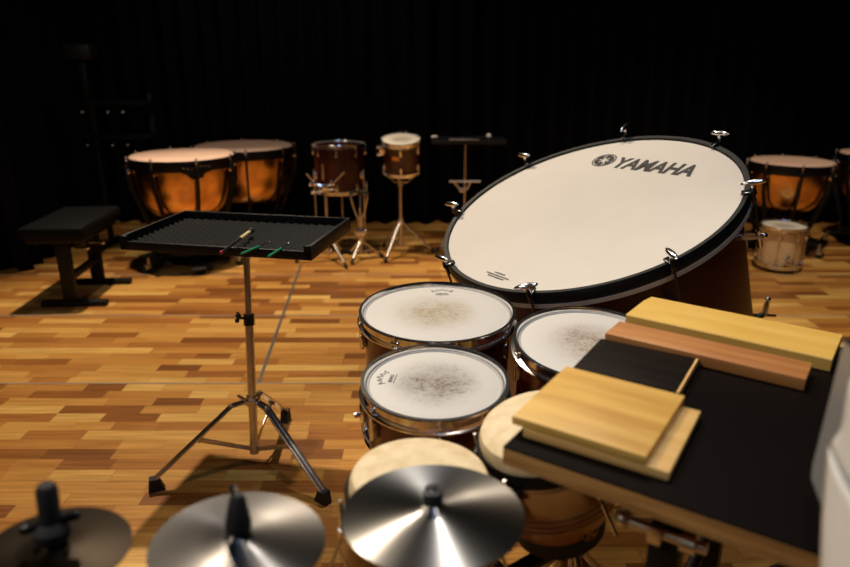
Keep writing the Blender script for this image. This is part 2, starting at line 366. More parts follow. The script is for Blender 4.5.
# ------------------------------------------------------------------ bass drum (tilted towards the player)
nB = Vector((-.3294, -.2072, .9212)).normalized(); XB = Vector((.5626, -.8266, .0153)); XB = (XB - nB * XB.dot(nB)).normalized(); YB = nB.cross(XB)
TB = Matrix.Translation((.568, 2.372, 1.051)) @ Matrix((XB, YB, nB)).transposed().to_4x4()
bd = thing('bass_drum', 'large tilted concert bass drum with white head, black hoop and red-brown shell', 'drum', mtx=TB)
rB = .53
MB().lathe([(rB - .040, -.052), (rB - .032, -.052), (rB - .042, -.66), (rB - .050, -.66)], 96, None, True).build('shell', M['bass_shell'], bd)
MB().lathe([(0, -.004), (rB * .5, -.004), (rB - .020, -.004), (rB - .017, -.008), (rB - .017, -.04)], 96).build('head', M['bass_head'], bd)
m = MB(); ring(m, [(rB - .0165, .004), (rB - .002, .006), (rB, .003), (rB, -.034), (rB - .002, -.042), (rB - .0165, -.042)], 96); m.build('hoop', M['black'], bd)
m = MB(); ring(m, [(rB - .019, -.040), (rB + .0025, -.035), (rB + .0025, -.050), (rB - .034, -.058), (rB - .034, -.050)], 96); m.build('counter_ring', M['satin'], bd)
m = MB(); ring(m, [(rB - .042, -.66), (rB - .024, -.66), (rB - .024, -.70), (rB - .042, -.70)], 96); m.build('hoop', M['black'], bd)
MB().lathe([(0, -.662), (rB - .044, -.662), (rB - .044, -.668), (0, -.668)], 64).build('resonant_head', M['bass_head'], bd)
for k in range(8):
    T = Matrix.Rotation(R(24 + 45 * k), 4, 'Z')
    m = MB(); m.box((rB - .006, 0, .010), (.034, .020, .010), T, .003); m.box((rB + .010, 0, -.006), (.010, .020, .040), T, .003)
    m.cyl((rB + .014, 0, -.16), (rB + .014, 0, .03), .0042, None, 10, T)
    m.cyl((rB + .014, 0, .004), (rB + .014, 0, .030), .009, .006, 12, T)
    cl = m.build('claw', M['black_gloss'], bd)
    q = MB(); q.cyl((rB + .014, 0, .028), (rB + .014, 0, .046), .0075, .006, 10, T)
    q.ball((0, 0, 0), .038, 16, (.30, 1, .24), T @ Matrix.Translation((rB + .016, 0, .044)) @ Matrix.Rotation(R((-77, 22, -100, -67, 77, 22, 18, -97)[k]), 4, 'Z'))
    q.build('handle', M['chrome'], cl)
    q = MB(); q.cyl((rB - .036, 0, -.150), (rB + .030, 0, -.150), .013, .010, 14, T); q.ball((rB + .030, 0, -.150), .011, 10, (1, 1, 1), T)
    q.cyl((rB + .014, 0, -.19), (rB + .014, 0, -.128), .009, None, 12, T);
    q.build('lug', M['chrome'], bd)
# emblem and lettering, printed on the head
vs, fs = text_mesh('YAMAHA', .1, shear=0, offset=.0036, extrude=.0004)
x0 = min(v[0] for v in vs); x1 = max(v[0] for v in vs); y1 = max(v[1] for v in vs); y0 = min(v[1] for v in vs)
sx = .350 / (x1 - x0); sy = .080 / (y1 - y0)
T = Matrix.Translation((.053, .273, -.0030)) @ Matrix.Rotation(R(1.5), 4, 'Z') @ Matrix.Diagonal((sx, sy, 1, 1)) @ Matrix.Translation((-(x0 + x1) / 2, -y0, 0))
MB().add(vs, fs, T).build('brand_lettering', M['print'], bd, smooth=False)
m = MB(); TE = Matrix.Translation((-.181, .311, -.0030)) @ Matrix.Scale(1.07, 4)
ring(m, [(.041, 0), (.0455, 0), (.0455, .0005), (.041, .0005)], 40, TE)
# disc with three crossed tuning forks left bare: twelve wedges between the prongs
def wedge(a0_, a1_, r0, r1, off):
    pts = []
    for i in range(5):
        a = a0_ + (a1_ - a0_) * i / 4; pts.append((r1 * math.cos(a), r1 * math.sin(a)))
    am = (a0_ + a1_) / 2; pts.append((r0 * math.cos(am), r0 * math.sin(am))); return pts
for k in range(6):
    a = R(60 * k + 30); m.prism(wedge(a - R(21), a + R(21), .008, .037, 0), 0, .0005, TE)
for k in range(6):
    a = R(60 * k); m.prism([(.022 * math.cos(a) + .003 * math.sin(a), .022 * math.sin(a) - .003 * math.cos(a)), (.037 * math.cos(a - .055), .037 * math.sin(a - .055)), (.037 * math.cos(a + .055), .037 * math.sin(a + .055)), (.022 * math.cos(a) - .003 * math.sin(a), .022 * math.sin(a) + .003 * math.cos(a))], 0, .0005, TE)
m.build('fork_emblem', M['print'], bd, smooth=False)
m = MB()
rnd = random.Random(3)
for ln, (yy, ww) in enumerate(((-.443, .045), (-.455, .105), (-.465, .07))):
    x = -ww / 2 + .02
    while x < ww / 2 + .02:
        l = rnd.uniform(.004, .011); m.box((x + l / 2, yy, -.0028), (l, .005, .0006)); x += l + .003
m.build('small_print', M['print'], bd, smooth=False)
# its stand: cradle ring and wheeled legs under the shell
bs = thing('bass_drum_stand', 'black tilting stand with chrome levers carrying the large bass drum', 'stand', (.80, 2.51, 0))
low = TB @ Vector((0, 0, -.60)); off = Vector((.80, 2.51, 0))
m = MB(); m.cyl((0, 0, .10), (-.01, -.01, .33), .03); m.build('column', M['black'], bs)
for k, a in enumerate((50, 140, 230, 320)):
    c_, s_ = math.cos(R(a)), math.sin(R(a)); lg = MB().bar((0, 0, .12), (.46 * c_, .46 * s_, .075), .04, .03).build('leg', M['black'], bs)
    T = Matrix.Translation((.46 * c_, .46 * s_, .034)) @ Matrix.Rotation(R(a), 4, 'Z') @ Matrix.Rotation(PI / 2, 4, 'X')
    q = MB(); q.lathe([(0, -.012), (.034, -.012), (.034, .012), (0, .012)], 20, T); q.build('caster', M['rubber'], lg)
crd = MB()
for a in (45, 135, 225, 315):
    p = TB @ Vector((.40 * math.cos(R(a)), .40 * math.sin(R(a)), -.71)) - off
    crd.cyl((-.01, -.01, .31), p, .013)
crd.build('cradle', M['black'], bs)
m = MB(); m.bar((.0, 0, .27), (.607, .13, .54), .022, .018); lv = m.build('side_arm', M['black'], bs)
q = MB(); q.cyl((.605, .13, .53), (.612, .13, .60), .013, .010); q.ball((.612, .13, .602), .012); q.cyl((.545, .13, .535), (.655, .13, .53), .007); q.build('locking_lever', M['chrome'], bs)

# ------------------------------------------------------------------ three concert toms, each on its stand
def tomM(x, y, z, tilt, rz=0): return Matrix.Translation((x, y, z)) @ Matrix.Rotation(R(tilt), 4, 'X') @ Matrix.Rotation(R(rz), 4, 'Z')
def crown(m, T, s=1.0, word='REMO'):
    vs, fs = text_mesh(word, .011 * s, extrude=.0002); m.add(vs, fs, T @ Matrix.Translation((0, -.004 * s, 0)))
    pk = [(-.020, .008), (-.027, .020), (-.016, .015), (-.012, .026), (-.006, .017), (0, .030), (.006, .017), (.012, .026), (.016, .015), (.027, .020), (.020, .008)]
    for a, b in zip(pk[:-1], pk[1:]): m.bar(T @ Vector((a[0] * s, a[1] * s, 0)), T @ Vector((b[0] * s, b[1] * s, 0)), .0014 * s, .0005, T.to_3x3() @ Vector((0, 0, 1)))
    m.box((0, -.0085 * s, 0), (.034 * s, .0016, .0005), T)
TU = tomM(.034, 1.809, .87, 2.5); TL = tomM(.022, 1.364, .87, 4.5); T3 = tomM(.418, 1.584, .87, 6)
tu = drum('tom_drum', 'wide burgundy tom farther back, white head faintly stained, directly beneath the bass drum edge', 'drum', .22, .40, TU, M['burgundy'], M['head_a'], 8, 14)
tl = drum('tom_drum', 'smaller burgundy tom in front, its white head heavily scuffed dark in the middle', 'drum', .163, .36, TL, M['burgundy'], M['head_b'], 6, 33)
t3 = drum('tom_drum', 'burgundy tom with speckled white head partly hidden under the wooden boards', 'drum', .193, .38, T3, M['burgundy'], M['head_c'], 6, 10)
m = MB(); crown(m, Matrix.Translation((.018, .142, -.0098)), 1.25, 'REMO'); m.build('maker_mark', M['print_grey'], tu, smooth=False)
m = MB(); crown(m, Matrix.Translation((-.098, .018, -.0098)) @ Matrix.Rotation(R(80), 4, 'Z'), 1.1, 'REMO'); m.build('maker_mark', M['print_grey'], tl, smooth=False)
# oval floor leg bracket at the left side of the lower tom
m = MB(); m.ball((-.158, -.035, -.062), .024, 16, (.45, .75, 1.25)); m.cyl((-.162, -.045, -.062), (-.176, -.052, -.062), .006); m.build('leg_bracket', M['chrome'], tl)
m = MB(); m.ball((-.214, .030, -.062), .024, 16, (.45, .75, 1.25)); m.build('leg_bracket', M['chrome'], tu)
def drum_stand(x, y, ztop, rr, label, a0, leg_r=.26, zh=.30, mm='chrome_warm', group=None, name='drum_stand'):
    t = thing(name, label, 'stand', (x, y, 0), group=group)
    MB().cyl((0, 0, .07), (0, 0, ztop - .05), .0125).build('pole', M[mm], t)
    m = MB(); m.cyl((0, 0, zh - .03), (0, 0, zh + .035), .021); m.box((0, 0, zh), (.05, .05, .02), None, .004); m.cyl((0, 0, .06), (0, 0, .095), .018); m.build('collar', M[mm], t)
    m = MB(); m.cyl((0, 0, ztop - .075), (0, 0, ztop - .03), .022)
    for k in range(3):
        a = R(a0 + 120 * k + 20); p = Vector((rr * math.cos(a), rr * math.sin(a), ztop - .006)); m.tube([(0, 0, ztop - .05), (p.x * .55, p.y * .55, ztop - .045), p], .007); 
        m.cyl(p + Vector((0, 0, -.006)), p + Vector((0, 0, .006)), .010)
    m.build('basket', M[mm], t)
    tripod(t, zh, leg_r, a0, M[mm], zl=.08)
    return t
for (x, y, z, rr, lab, a0) in ((.052, 1.809, .425, .13, 'chrome drum stand under the wide tom at the back', 100), (.040, 1.336, .475, .11, 'chrome drum stand under the scuffed tom in front', 160), (.410, 1.552, .470, .12, 'chrome drum stand under the tom half hidden by boards', 40)):
    drum_stand(x, y, z, rr, lab, a0, .20, .26)

# ------------------------------------------------------------------ hand drums (rawhide heads)
def hand_drum(label, T, r, depth, bulge, a0):
    t = thing('hand_drum', label, 'drum', mtx=T)
    MB().lathe([(0, .002), (r * .6, .002), (r - .016, 0), (r - .006, -.004), (r - .001, -.013), (r + .001, -.030), (r - .001, -.040)], 56).build('head', M['hide'], t)
    m = MB(); ring(m, [(r + .001, -.028), (r + .006, -.026), (r + .008, -.030), (r + .007, -.052), (r + .001, -.052)], 56); m.build('hoop', M['black'], t)
    m = MB(); ring(m, [(r + .001, -.052), (r + .005, -.052), (r + .006, -.058), (r + .001, -.058)], 56); m.build('rim_edge', M['chrome_warm'], t)
    pr = [(r - .004, -.05)]
    for i in range(1, 13):
        u = i / 12; rr = r - .004 + bulge * math.sin(PI * min(u * 1.05, 1)) ** .8 * (1 - .45 * u) - .022 * u ** 3
        pr.append((rr, -.05 - (depth - .09) * u))
    inn = [(q[0] - .008, q[1]) for q in reversed(pr)]
    MB().lathe(pr + inn, 56, None, True).build('shell', M['conga_wood'], t)
    for u in (.36, .44, .52):
        i = u * 12; k = int(i); f = i - k; rr = pr[k][0] * (1 - f) + pr[k + 1][0] * f; zz = pr[k][1] * (1 - f) + pr[k + 1][1] * f
        q = MB(); ring(q, [(rr - .001, zz - .002), (rr + .0012, zz), (rr - .001, zz + .002)], 56); q.build('groove_line', M['print'], t)
    rb = pr[-1][0]; zb = pr[-1][1]
    m = MB(); ring(m, [(rb - .010, zb + .004), (rb + .004, zb + .006), (rb + .002, zb - .030), (rb - .012, zb - .030)], 56); m.build('bottom_ring', M['rubber'], t)
    for k in range(5):
        A = Matrix.Rotation(R(a0 + 72 * k), 4, 'Z'); q = MB()
        q.prism([(-.030, 0), (.030, 0), (.006, -.042), (-.006, -.042)], -.003, .003, A @ Matrix.Translation((r + .011, 0, -.050)) @ Matrix.Rotation(PI / 2, 4, 'Z') @ Matrix.Rotation(PI / 2, 4, 'X'))
        l = q.build('side_plate', M['black'], t)
        q = MB(); q.tube([A @ Vector((r + .016, 0, -.03)), A @ Vector((r + .016, 0, -.095)), A @ Vector((r + bulge + .010, 0, -.165))], .0035, 8); q.cyl((r + .016, 0, -.098), (r + .016, 0, -.085), .007, None, 10, A); q.build('tuning_lug', M['chrome'], l)
    return t, pr
axis = (Vector((.196, 1.08, .92)) - Vector((.258, 1.105, .66))).normalized()
TC2 = Matrix.Translation((.204, 1.086, .92)) @ frame(axis)
h2, pr2 = hand_drum('hand drum with honey brown shell leaning under the table corner, rawhide head half covered', TC2, .112, .255, .034, 250)
# round pale badge on its shell
def badge_at(t, ang, prof, u, T=None):
    i = u * 12; k = int(i); f = i - k; rr = prof[k][0] * (1 - f) + prof[k + 1][0] * f; zz = prof[k][1] * (1 - f) + prof[k + 1][1] * f
    A = Matrix.Rotation(R(ang), 4, 'Z') @ Matrix.Translation((rr, 0, zz)) @ Matrix.Rotation(R(96), 4, 'Y')
    b = MB(); b.lathe([(0, -.004), (.018, -.004), (.018, .0012), (0, .0022)], 28, A); bo = b.build('badge', M['print'], t)
    q = MB(); ring(q, [(.0145, .0012), (.0165, .0012), (.0165, .0028), (.0145, .0028)], 28, A)
    for k in range(4):
        a = R(45 + 90 * k); q.prism([(.002 * math.cos(a - 1), .002 * math.sin(a - 1)), (.0125 * math.cos(a - .35), .0125 * math.sin(a - .35)), (.0125 * math.cos(a + .35), .0125 * math.sin(a + .35)), (.002 * math.cos(a + 1), .002 * math.sin(a + 1))], .0012, .0032, A)
    q.build('badge_mark', M['badge'], bo)
badge_at(h2, 24, pr2, .76)
h1, _ = hand_drum('round cream rawhide hand drum half hidden behind the silver cymbal', Matrix.Translation((-.009, .962, .90)), .116, .30, .030, 196)
# stand carrying both hand drums
t = thing('drum_stand', 'black stand holding the two rawhide hand drums near the table corner', 'stand', (.11, 1.10, 0))
MB().cyl((0, 0, .06), (0, 0, .625), .014).build('pole', M['black'], t)
m = MB(); m.bar((-.12, -.138, .580), (.148, .005, .63), .03, .016); m.build('crossbar', M['black'], t)
tripod(t, .36, .26, 70, M['black'], .011, zl=.10)

# ------------------------------------------------------------------ cymbals in the foreground
def cymbal(label, loc, n, r, mtl, a=0):
    T = Matrix.Translation(loc) @ frame(n, Vector((0, 1, 0)))
    t = MB(); rb = r * .15
    up = [(.006, .012), (rb * .6, .0105), (rb, .005), (rb * 1.2, .003), (r * .5, .0005), (r, -.006)]
    dn = [(q[0], q[1] - .0016) for q in reversed(up)]
    t.lathe(up + dn, 96, None, True); o = t.build('cymbal', mtl, ang=50); o.matrix_world = T
    return tag(o, label, 'cymbal'), T
def cymbal_stand(label, T, kind):
    base = T.translation; t = thing('cymbal_stand', label, 'stand', (base.x, base.y, 0)); z = base.z
    L = Matrix.Translation((0, 0, z)) @ T.to_3x3().to_4x4()
    MB().cyl((0, 0, .08), (0, 0, z - .06), .011).build('pole', M['chrome_warm'], t)
    MB().cyl((0, 0, z - .07), L @ Vector((0, 0, .012)), .004).build('rod', M['chrome'], t)
    q = MB(); q.lathe([(.005, -.004), (.013, -.004), (.012, -.022), (.005, -.022)], 20, L, True); q.build('felt_washer', M['rubber'], t)
    if kind == 'low':
        q = MB(); q.lathe([(.0, .013), (.013, .013), (.013, .026), (.0105, .028), (.006, .026), (0, .026)], 24, L); q.build('felt_washer', M['rubber'], t)
        q = MB(); ring(q, [(.006, .027), (.0115, .027), (.0115, .031), (.006, .031)], 24, L); q.cyl((0, 0, .02), (0, 0, .037), .0035, None, 10, L); q.build('nut', M['chrome'], t)
    elif kind == 'cone':
        q = MB(); q.lathe([(0, .013), (.016, .013), (.0165, .020), (.014, .036), (.010, .056), (.006, .062), (0, .063)], 24, L); q.build('rubber_sleeve', M['rubber'], t)
        q = MB(); q.cyl((-.004, .004, .058), (-.008, .006, .070), .006, .004, 12, L); q.build('wing_nut', M['chrome'], t)
    else:
        q = MB(); q.lathe([(0, .013), (.020, .013), (.021, .026), (.015, .034), (.0125, .036), (.0125, .080), (.009, .087), (0, .088)], 24, L); q.build('rubber_sleeve', M['rubber'], t)
        q = MB(); q.cyl((-.026, -.01, .030), (.028, .008, .040), .006, None, 10, L); q.ball((-.026, -.01, .030), .007, 10, (1, 1, 1), L); q.ball((.028, .008, .040), .006, 10, (1, 1, 1), L); q.build('wing_nut', M['black_gloss'], t)
    tripod(t, .30, .14, 30 if kind != 'cone' else 90, M['chrome_warm'], .009, zl=.10)
_, T = cymbal('bright silver cymbal with radiating reflections, rightmost of the three in front', (.011, .769, .97), (-.013, .041, 1), .122, M['steel_cymbal']); cymbal_stand('stand with low black washer under the bright silver cymbal', T, 'low')
_, T = cymbal('dark grey cymbal with tall cone shaped black sleeve, middle of the three', (-.234, .712, .97), (.049, .03, 1), .108, M['steel_cymbal2']); cymbal_stand('stand with cone shaped sleeve under the grey middle cymbal', T, 'cone')
_, T = cymbal('nearly black bronze cymbal at the lower left corner of the photo', (-.458, .696, .97), (.045, .027, 1), .089, M['dark_cymbal']); cymbal_stand('stand with tall black sleeve under the nearly black cymbal', T, 'post')

# ------------------------------------------------------------------ percussion table with boards
A = Vector((.115, .876, 0)); dT = Vector((.827, -.563, 0)).normalized(); nT = Vector((-dT.y, dT.x, 0))
angT = math.atan2(dT.y, dT.x); LT, WT, ZT = .92, .70, 1.0
c = A + dT * LT / 2 + nT * WT / 2
tb = thing('percussion_table', 'dark topped table with a bare plywood edge carrying the wooden boards', 'table', (c.x, c.y, 0), angT)
MB().box((0, 0, ZT - .0015), (LT, WT, .003)).build('laminate_surface', M['table_top'], tb)
MB().box((0, 0, ZT - .0165), (LT, WT, .027)).build('tabletop', M['ply'], tb)
MB().box((-.02, -WT / 2 + .12, ZT - .052), (LT - .30, .045, .044), None, .004).build('frame_rail', M['black'], tb)
MB().box((-.02, WT / 2 - .12, ZT - .052), (LT - .30, .045, .044), None, .004).build('frame_rail', M['black'], tb)
m = MB(); m.box((-LT / 2 + .155, -WT / 2 + .115, ZT - .058), (.085, .05, .05), None, .005); m.build('hinge_block', M['black'], tb)
for sx in (-1, 1):
    for sy in (-1, 1):
        x = sx * .22 - .02; y = sy * (WT / 2 - .12)
        lg = MB().box((x, y, (ZT - .07) / 2 + .01), (.045, .045, ZT - .095), None, .004).build('leg', M['black'], tb)
        MB().cyl((x, y, .002), (x, y, .02), .026).build('rubber_foot', M['rubber'], lg)
for sy in (-1, 1):
    y = sy * (WT / 2 - .12)
    m = MB(); m.cyl((-.24 - .0, y, .38), (.20, y, .90), .010); m.build('diagonal_brace', M['black'], tb)
m = MB(); m.cyl((-.24, -WT / 2 + .12, .62), (-.24, WT / 2 - .12, .62), .012); m.build('stretcher', M['black'], tb)
m = MB(); m.cyl((-.30, -WT / 2 + .09, .885), (-.18, -WT / 2 + .09, .885), .009); m.ball((-.30, -WT / 2 + .09, .885), .014); m.box((-.25, -WT / 2 + .09, .885), (.02, .03, .03), None, .003); m.cyl((-.215, -WT / 2 + .09, .885), (-.195, -WT / 2 + .09, .885), .016); m.build('adjusting_screw', M['chrome_warm'], tb)

def board(label, cx, cy, ang, L_, W_, z0, th, mtl, b=.0015, ridge=False):
    m = MB()
    if ridge:
        h = W_ / 2; pr = [(-h, 0), (h, 0), (h, th * .72), (h * .36, th), (-h + .002, th), (-h, th - .002)]
        vs = [(-L_ / 2, y, z) for y, z in pr] + [(L_ / 2, y, z) for y, z in pr]; n = len(pr)
        m.add(vs, [tuple(range(n)), tuple(range(n, 2 * n))[::-1]] + [(i, (i + 1) % n, n + (i + 1) % n, n + i) for i in range(n)])
    else: m.box((0, 0, th / 2), (L_, W_, th), None, b)
    o = m.build('wooden_board', mtl, ang=25); o.location = (cx, cy, z0); o.rotation_euler = (0, 0, R(ang))
    return tag(o, label, 'board')
Z = ZT + .0008
board('long bright yellow board with a ridge, farthest back on the table', .632, 1.308, -36.5, .385, .165, Z, .024, M['yellow_wood'], ridge=True)
board('long orange-brown board between the yellow and black boards', .528, 1.187, -35.5, .357, .082, Z, .022, M['orange_wood'])
o = board('black stained board with a pale end lying behind the stacked yellow boards', .384, 1.133, -32, .180, .158, Z, .015, M['ebony_wood'])
MB().box((.0915, 0, .0074), (.0045, .157, .0135)).build('bare_end', M['pale_wood'], o)
board('pale yellow board underneath, lower one of the stacked pair at the table corner', .291, .928, -32.5, .214, .200, Z, .014, M['pale_wood'])
board('grained yellow board on top of the stacked pair at the table corner', .274, .946, -33.5, .202, .212, Z + .0145, .014, M['yellow_wood2'])

# ------------------------------------------------------------------ music stand at the right edge
C0 = Vector((.4988, .7694, 1.03)); v_ = Vector((.1616, .1775, .9708)).normalized(); e_ = Vector((-.3946, -.8900, .2284)); e_ = (e_ - v_ * e_.dot(v_)).normalized(); n_ = v_.cross(e_)
if n_.x > 0: n_ = -n_
TS = Matrix.Translation(C0) @ Matrix((e_, v_, n_)).transposed().to_4x4()   # x runs along the lower edge, y up the desk, z out of its face
ms = thing('music_stand', 'grey metal music stand desk at the right edge of the photo', 'music stand', (.56, .52, 0)); inv = Matrix.Translation((-.56, -.52, 0))
m = MB(); T = inv @ TS @ Matrix.Translation((.034, .004, 0)); m.prism([(.012, 0), (.46, 0), (.46, .176), (.0, .176), (0, .012)], -.003, 0, T); m.build('desk', M['desk_grey'], ms)
m = MB(); m.box((.42, -.001, .012), (.06, .003, .022), T); m.build('ledge', M['desk_grey'], ms)
m = MB(); m.box((.228, .178, -.006), (.456, .004, .014), T); m.build('top_rim', M['black'], ms)
pb = T @ Vector((.27, .085, -.012))
m = MB(); m.cyl((.0, .0, .10), (0, 0, .90), .012); m.build('pole', M['black'], ms)
m = MB(); m.cyl((0, 0, .89), pb, .010); m.box((.27, .085, -.012), (.07, .05, .018), T, .003); m.build('tilt_bracket', M['black'], ms)
tripod(ms, .34, .25, 20, M['black'], .009, zl=.12)
# loose sheets hanging over the ledge
def sheet(label, edge, zoff, x1, seed):
    vs = []; fs = []; nx = 10
    for i, (x0, y) in enumerate(edge):
        x0 += .022 if zoff < .01 else .036
        for k in range(nx + 1):
            x = x0 + (x1 - x0) * k / nx
            bow = .003 * math.sin(PI * k / nx * 1.5) + .0015 * math.sin(y * 40 + seed)
            vs.append((x, y, zoff + bow))
    for i in range(len(edge) - 1):
        for k in range(nx): a = i * (nx + 1) + k; fs.append((a, a + 1, a + nx + 2, a + nx + 1))
    mb = MB(); mb.add(vs, fs); o = mb.build('sheet_music', M['paper'], ang=80); o.matrix_world = TS
    s = o.modifiers.new('t', 'SOLIDIFY'); s.thickness = .0008
    return tag(o, label, 'paper')
sheet('tall white sheet standing on the grey music desk', [(.146, .158), (.140, .14), (.138, .126), (.146, .112), (.148, .10), (.132, .085), (.126, .074)], .008, .40, .3)
sheet('white sheet hanging over the bottom of the grey music desk', [(.128, .078), (.136, .066), (.154, .052), (.176, .036), (.190, .024), (.215, .008), (.238, -.008), (.262, -.026), (.30, -.05), (.31, -.09)], .014, .46, 1.4)

# ------------------------------------------------------------------ mallet tray on its tripod
t = thing('mallet_tray_stand', 'black foam lined tray on a chrome tripod, standing alone at left', 'stand', (-.672, 2.34, 0))
base = Vector((-.672, 2.34, 0)); angr = R(-11.4); tc_ = Vector((-.706, 2.545, .882)) - base
TT = Matrix.Translation(tc_) @ Matrix.Rotation(angr, 4, 'Z')
LX, LY, HH = .735, .452, .052
MB().box((0, 0, .004), (LX - .01, LY - .01, .008), TT).build('tray_bottom', M['black'], t)
m = MB()
for s_ in (-1, 1):
    m.box((0, s_ * (LY / 2 - .006), HH / 2), (LX, .012, HH if s_ > 0 else HH * .62), TT @ Matrix.Translation((0, 0, 0 if s_ > 0 else -HH * .19)), .002); m.box((s_ * (LX / 2 - .006), 0, HH / 2), (.012, LY - .024, HH), TT, .002)
m.box((LX / 2 - .014, -LY / 2 + .006, HH / 2), (.028, .012, HH), TT, .002); m.box((-LX / 2 + .014, -LY / 2 + .006, HH / 2), (.028, .012, HH), TT, .002)
m.build('tray_rim', M['black'], t)
nx, ny = 150, 96; vs = []; fs = []
for j in range(ny + 1):
    for i in range(nx + 1):
        x = (i / nx - .5) * (LX - .026); y = (j / ny - .5) * (LY - .026)
        vs.append((x, y, .0195 + .0065 * math.sin(x * 2 * PI / .036) * math.sin(y * 2 * PI / .036)))
for j in range(ny):
    for i in range(nx): a = j * (nx + 1) + i; fs.append((a, a + 1, a + nx + 2, a + nx + 1))
MB().add(vs, fs, TT).build('foam_lining', M['foam'], t, ang=80)
p0 = Vector((0, 0, .075)); p1 = Vector((.008, .10, .885)); ax = (p1 - p0)
def on(z): return p0 + ax * ((z - .075) / (.885 - .075))
MB().cyl(on(.075), on(.61), .0165, None, 18).build('lower_tube', M['chrome_warm'], t)
MB().cyl(on(.59), on(.88), .0125, None, 18).build('upper_tube', M['chrome_warm'], t)
m = MB(); m.cyl(on(.585), on(.625), .021); q = on(.61); m.tube([q, q + Vector((-.032, -.02, .008)), q + Vector((-.036, -.02, .032))], .005); m.ball(q + Vector((-.034, -.021, .018)), .011); m.ball(q + Vector((-.040, -.02, -.002)), .009); m.build('height_clamp', M['black_gloss'], t)
m = MB(); m.cyl(on(.872), on(.886), .03); m.box(on(.878) + Vector((.0, 0, 0)), (.10, .09, .008), None, .002); m.cyl(on(.85) + Vector((.012, 0, 0)), on(.85) + Vector((.035, -.012, .004)), .007); m.build('tray_bracket', M['black'], t)
m = MB(); hub = on(.285); m.cyl(on(.265), on(.305), .023); m.box(hub, (.056, .05, .018), None, .004); m.cyl(hub + Vector((-.02, -.02, .01)), hub + Vector((-.045, -.03, .035)), .006); m.build('leg_collar', M['chrome_warm'], t)
m = MB(); lh = on(.09); m.cyl(on(.068), on(.112), .018); m.build('lower_hub', M['chrome_warm'], t)
feet = [Vector((-1.02, 2.19, .012)) - base, Vector((-.366, 2.113, .012)) - base, Vector((-.625, 2.722, .012)) - base]
for f in feet:
    d = Vector((f.x, f.y, 0)).normalized(); side = Vector((-d.y, d.x, 0)); top = hub + d * .03; knee = top + d * .05 + Vector((0, 0, -.008))
    m = MB()
    for s_ in (-1, 1):
        m.bar(top + side * .008 * s_, knee + side * .009 * s_, .007, .014, (-d.y, d.x, 0)); m.bar(knee + side * .008 * s_, f + side * .008 * s_ + Vector((0, 0, .03)), .007, .016, (-d.y, d.x, 0))
    m.ball(knee, .010, 10); lg = m.build('leg', M['chrome_warm'], t)
    mid = knee.lerp(f, .42)
    q = MB(); q.bar(lh + d * .015, mid, .018, .005, (-d.y, d.x, 0)); q.cyl(mid - side * .014, mid + side * .014, .007); q.build('brace', M['chrome_warm'], lg)
    q = MB(); dd = (f - knee).normalized(); T = Matrix.Translation(f) @ frame(dd, side); 
    q.prism([(-.020, -.002), (.040, -.002), (.022, .048), (-.012, .050)], -.016, .016, Matrix.Translation((f.x, f.y, .003)) @ Matrix((d * -1, Vector((0, 0, 1)), side)).transposed().to_4x4())
    q.build('rubber_foot', M['rubber'], lg)

def mallet(name, label, a, b, grip, cat='mallet'):
    a = Vector(a); b = Vector(b); t = thing(name, label, cat, a); d = b - a
    return t, d
t, d = mallet('mallet', 'mallet with cream handle end and red tip lying across the tray edge', (-.668, 2.150, .9405), (-.655, 2.50, .9285), None)
MB().cyl(d * .02, d * .62, .0042).build('shaft', M['black'], t)
MB().cyl(d * .60, d * .94, .0062, .0066).build('cork_grip', M['cream'], t)
MB().ball((0, 0, 0), .0062).build('tip', M['red'], t)
MB().cyl(d * .93, d * 1.0, .0105, .0115).ball(d * 1.0, .0115).build('mallet_head', M['rubber'], t)
for lab, a, b in (('triangle beater with green grip next to the cream handled mallet', (-.620, 2.205, .9195), (-.557, 2.364, .9185)), ('triangle beater with green grip nearest the right side of the tray', (-.521, 2.171, .9195), (-.485, 2.344, .9185))):
    t, d = mallet('triangle_beater', lab, a, b, None, 'beater')
    MB().cyl((0, 0, 0), d * .62, .0042, .0040).build('grip', M['green'], t)
    MB().cyl(d * .6, d, .0022).ball(d, .0050).build('steel_rod', M['chrome'], t)

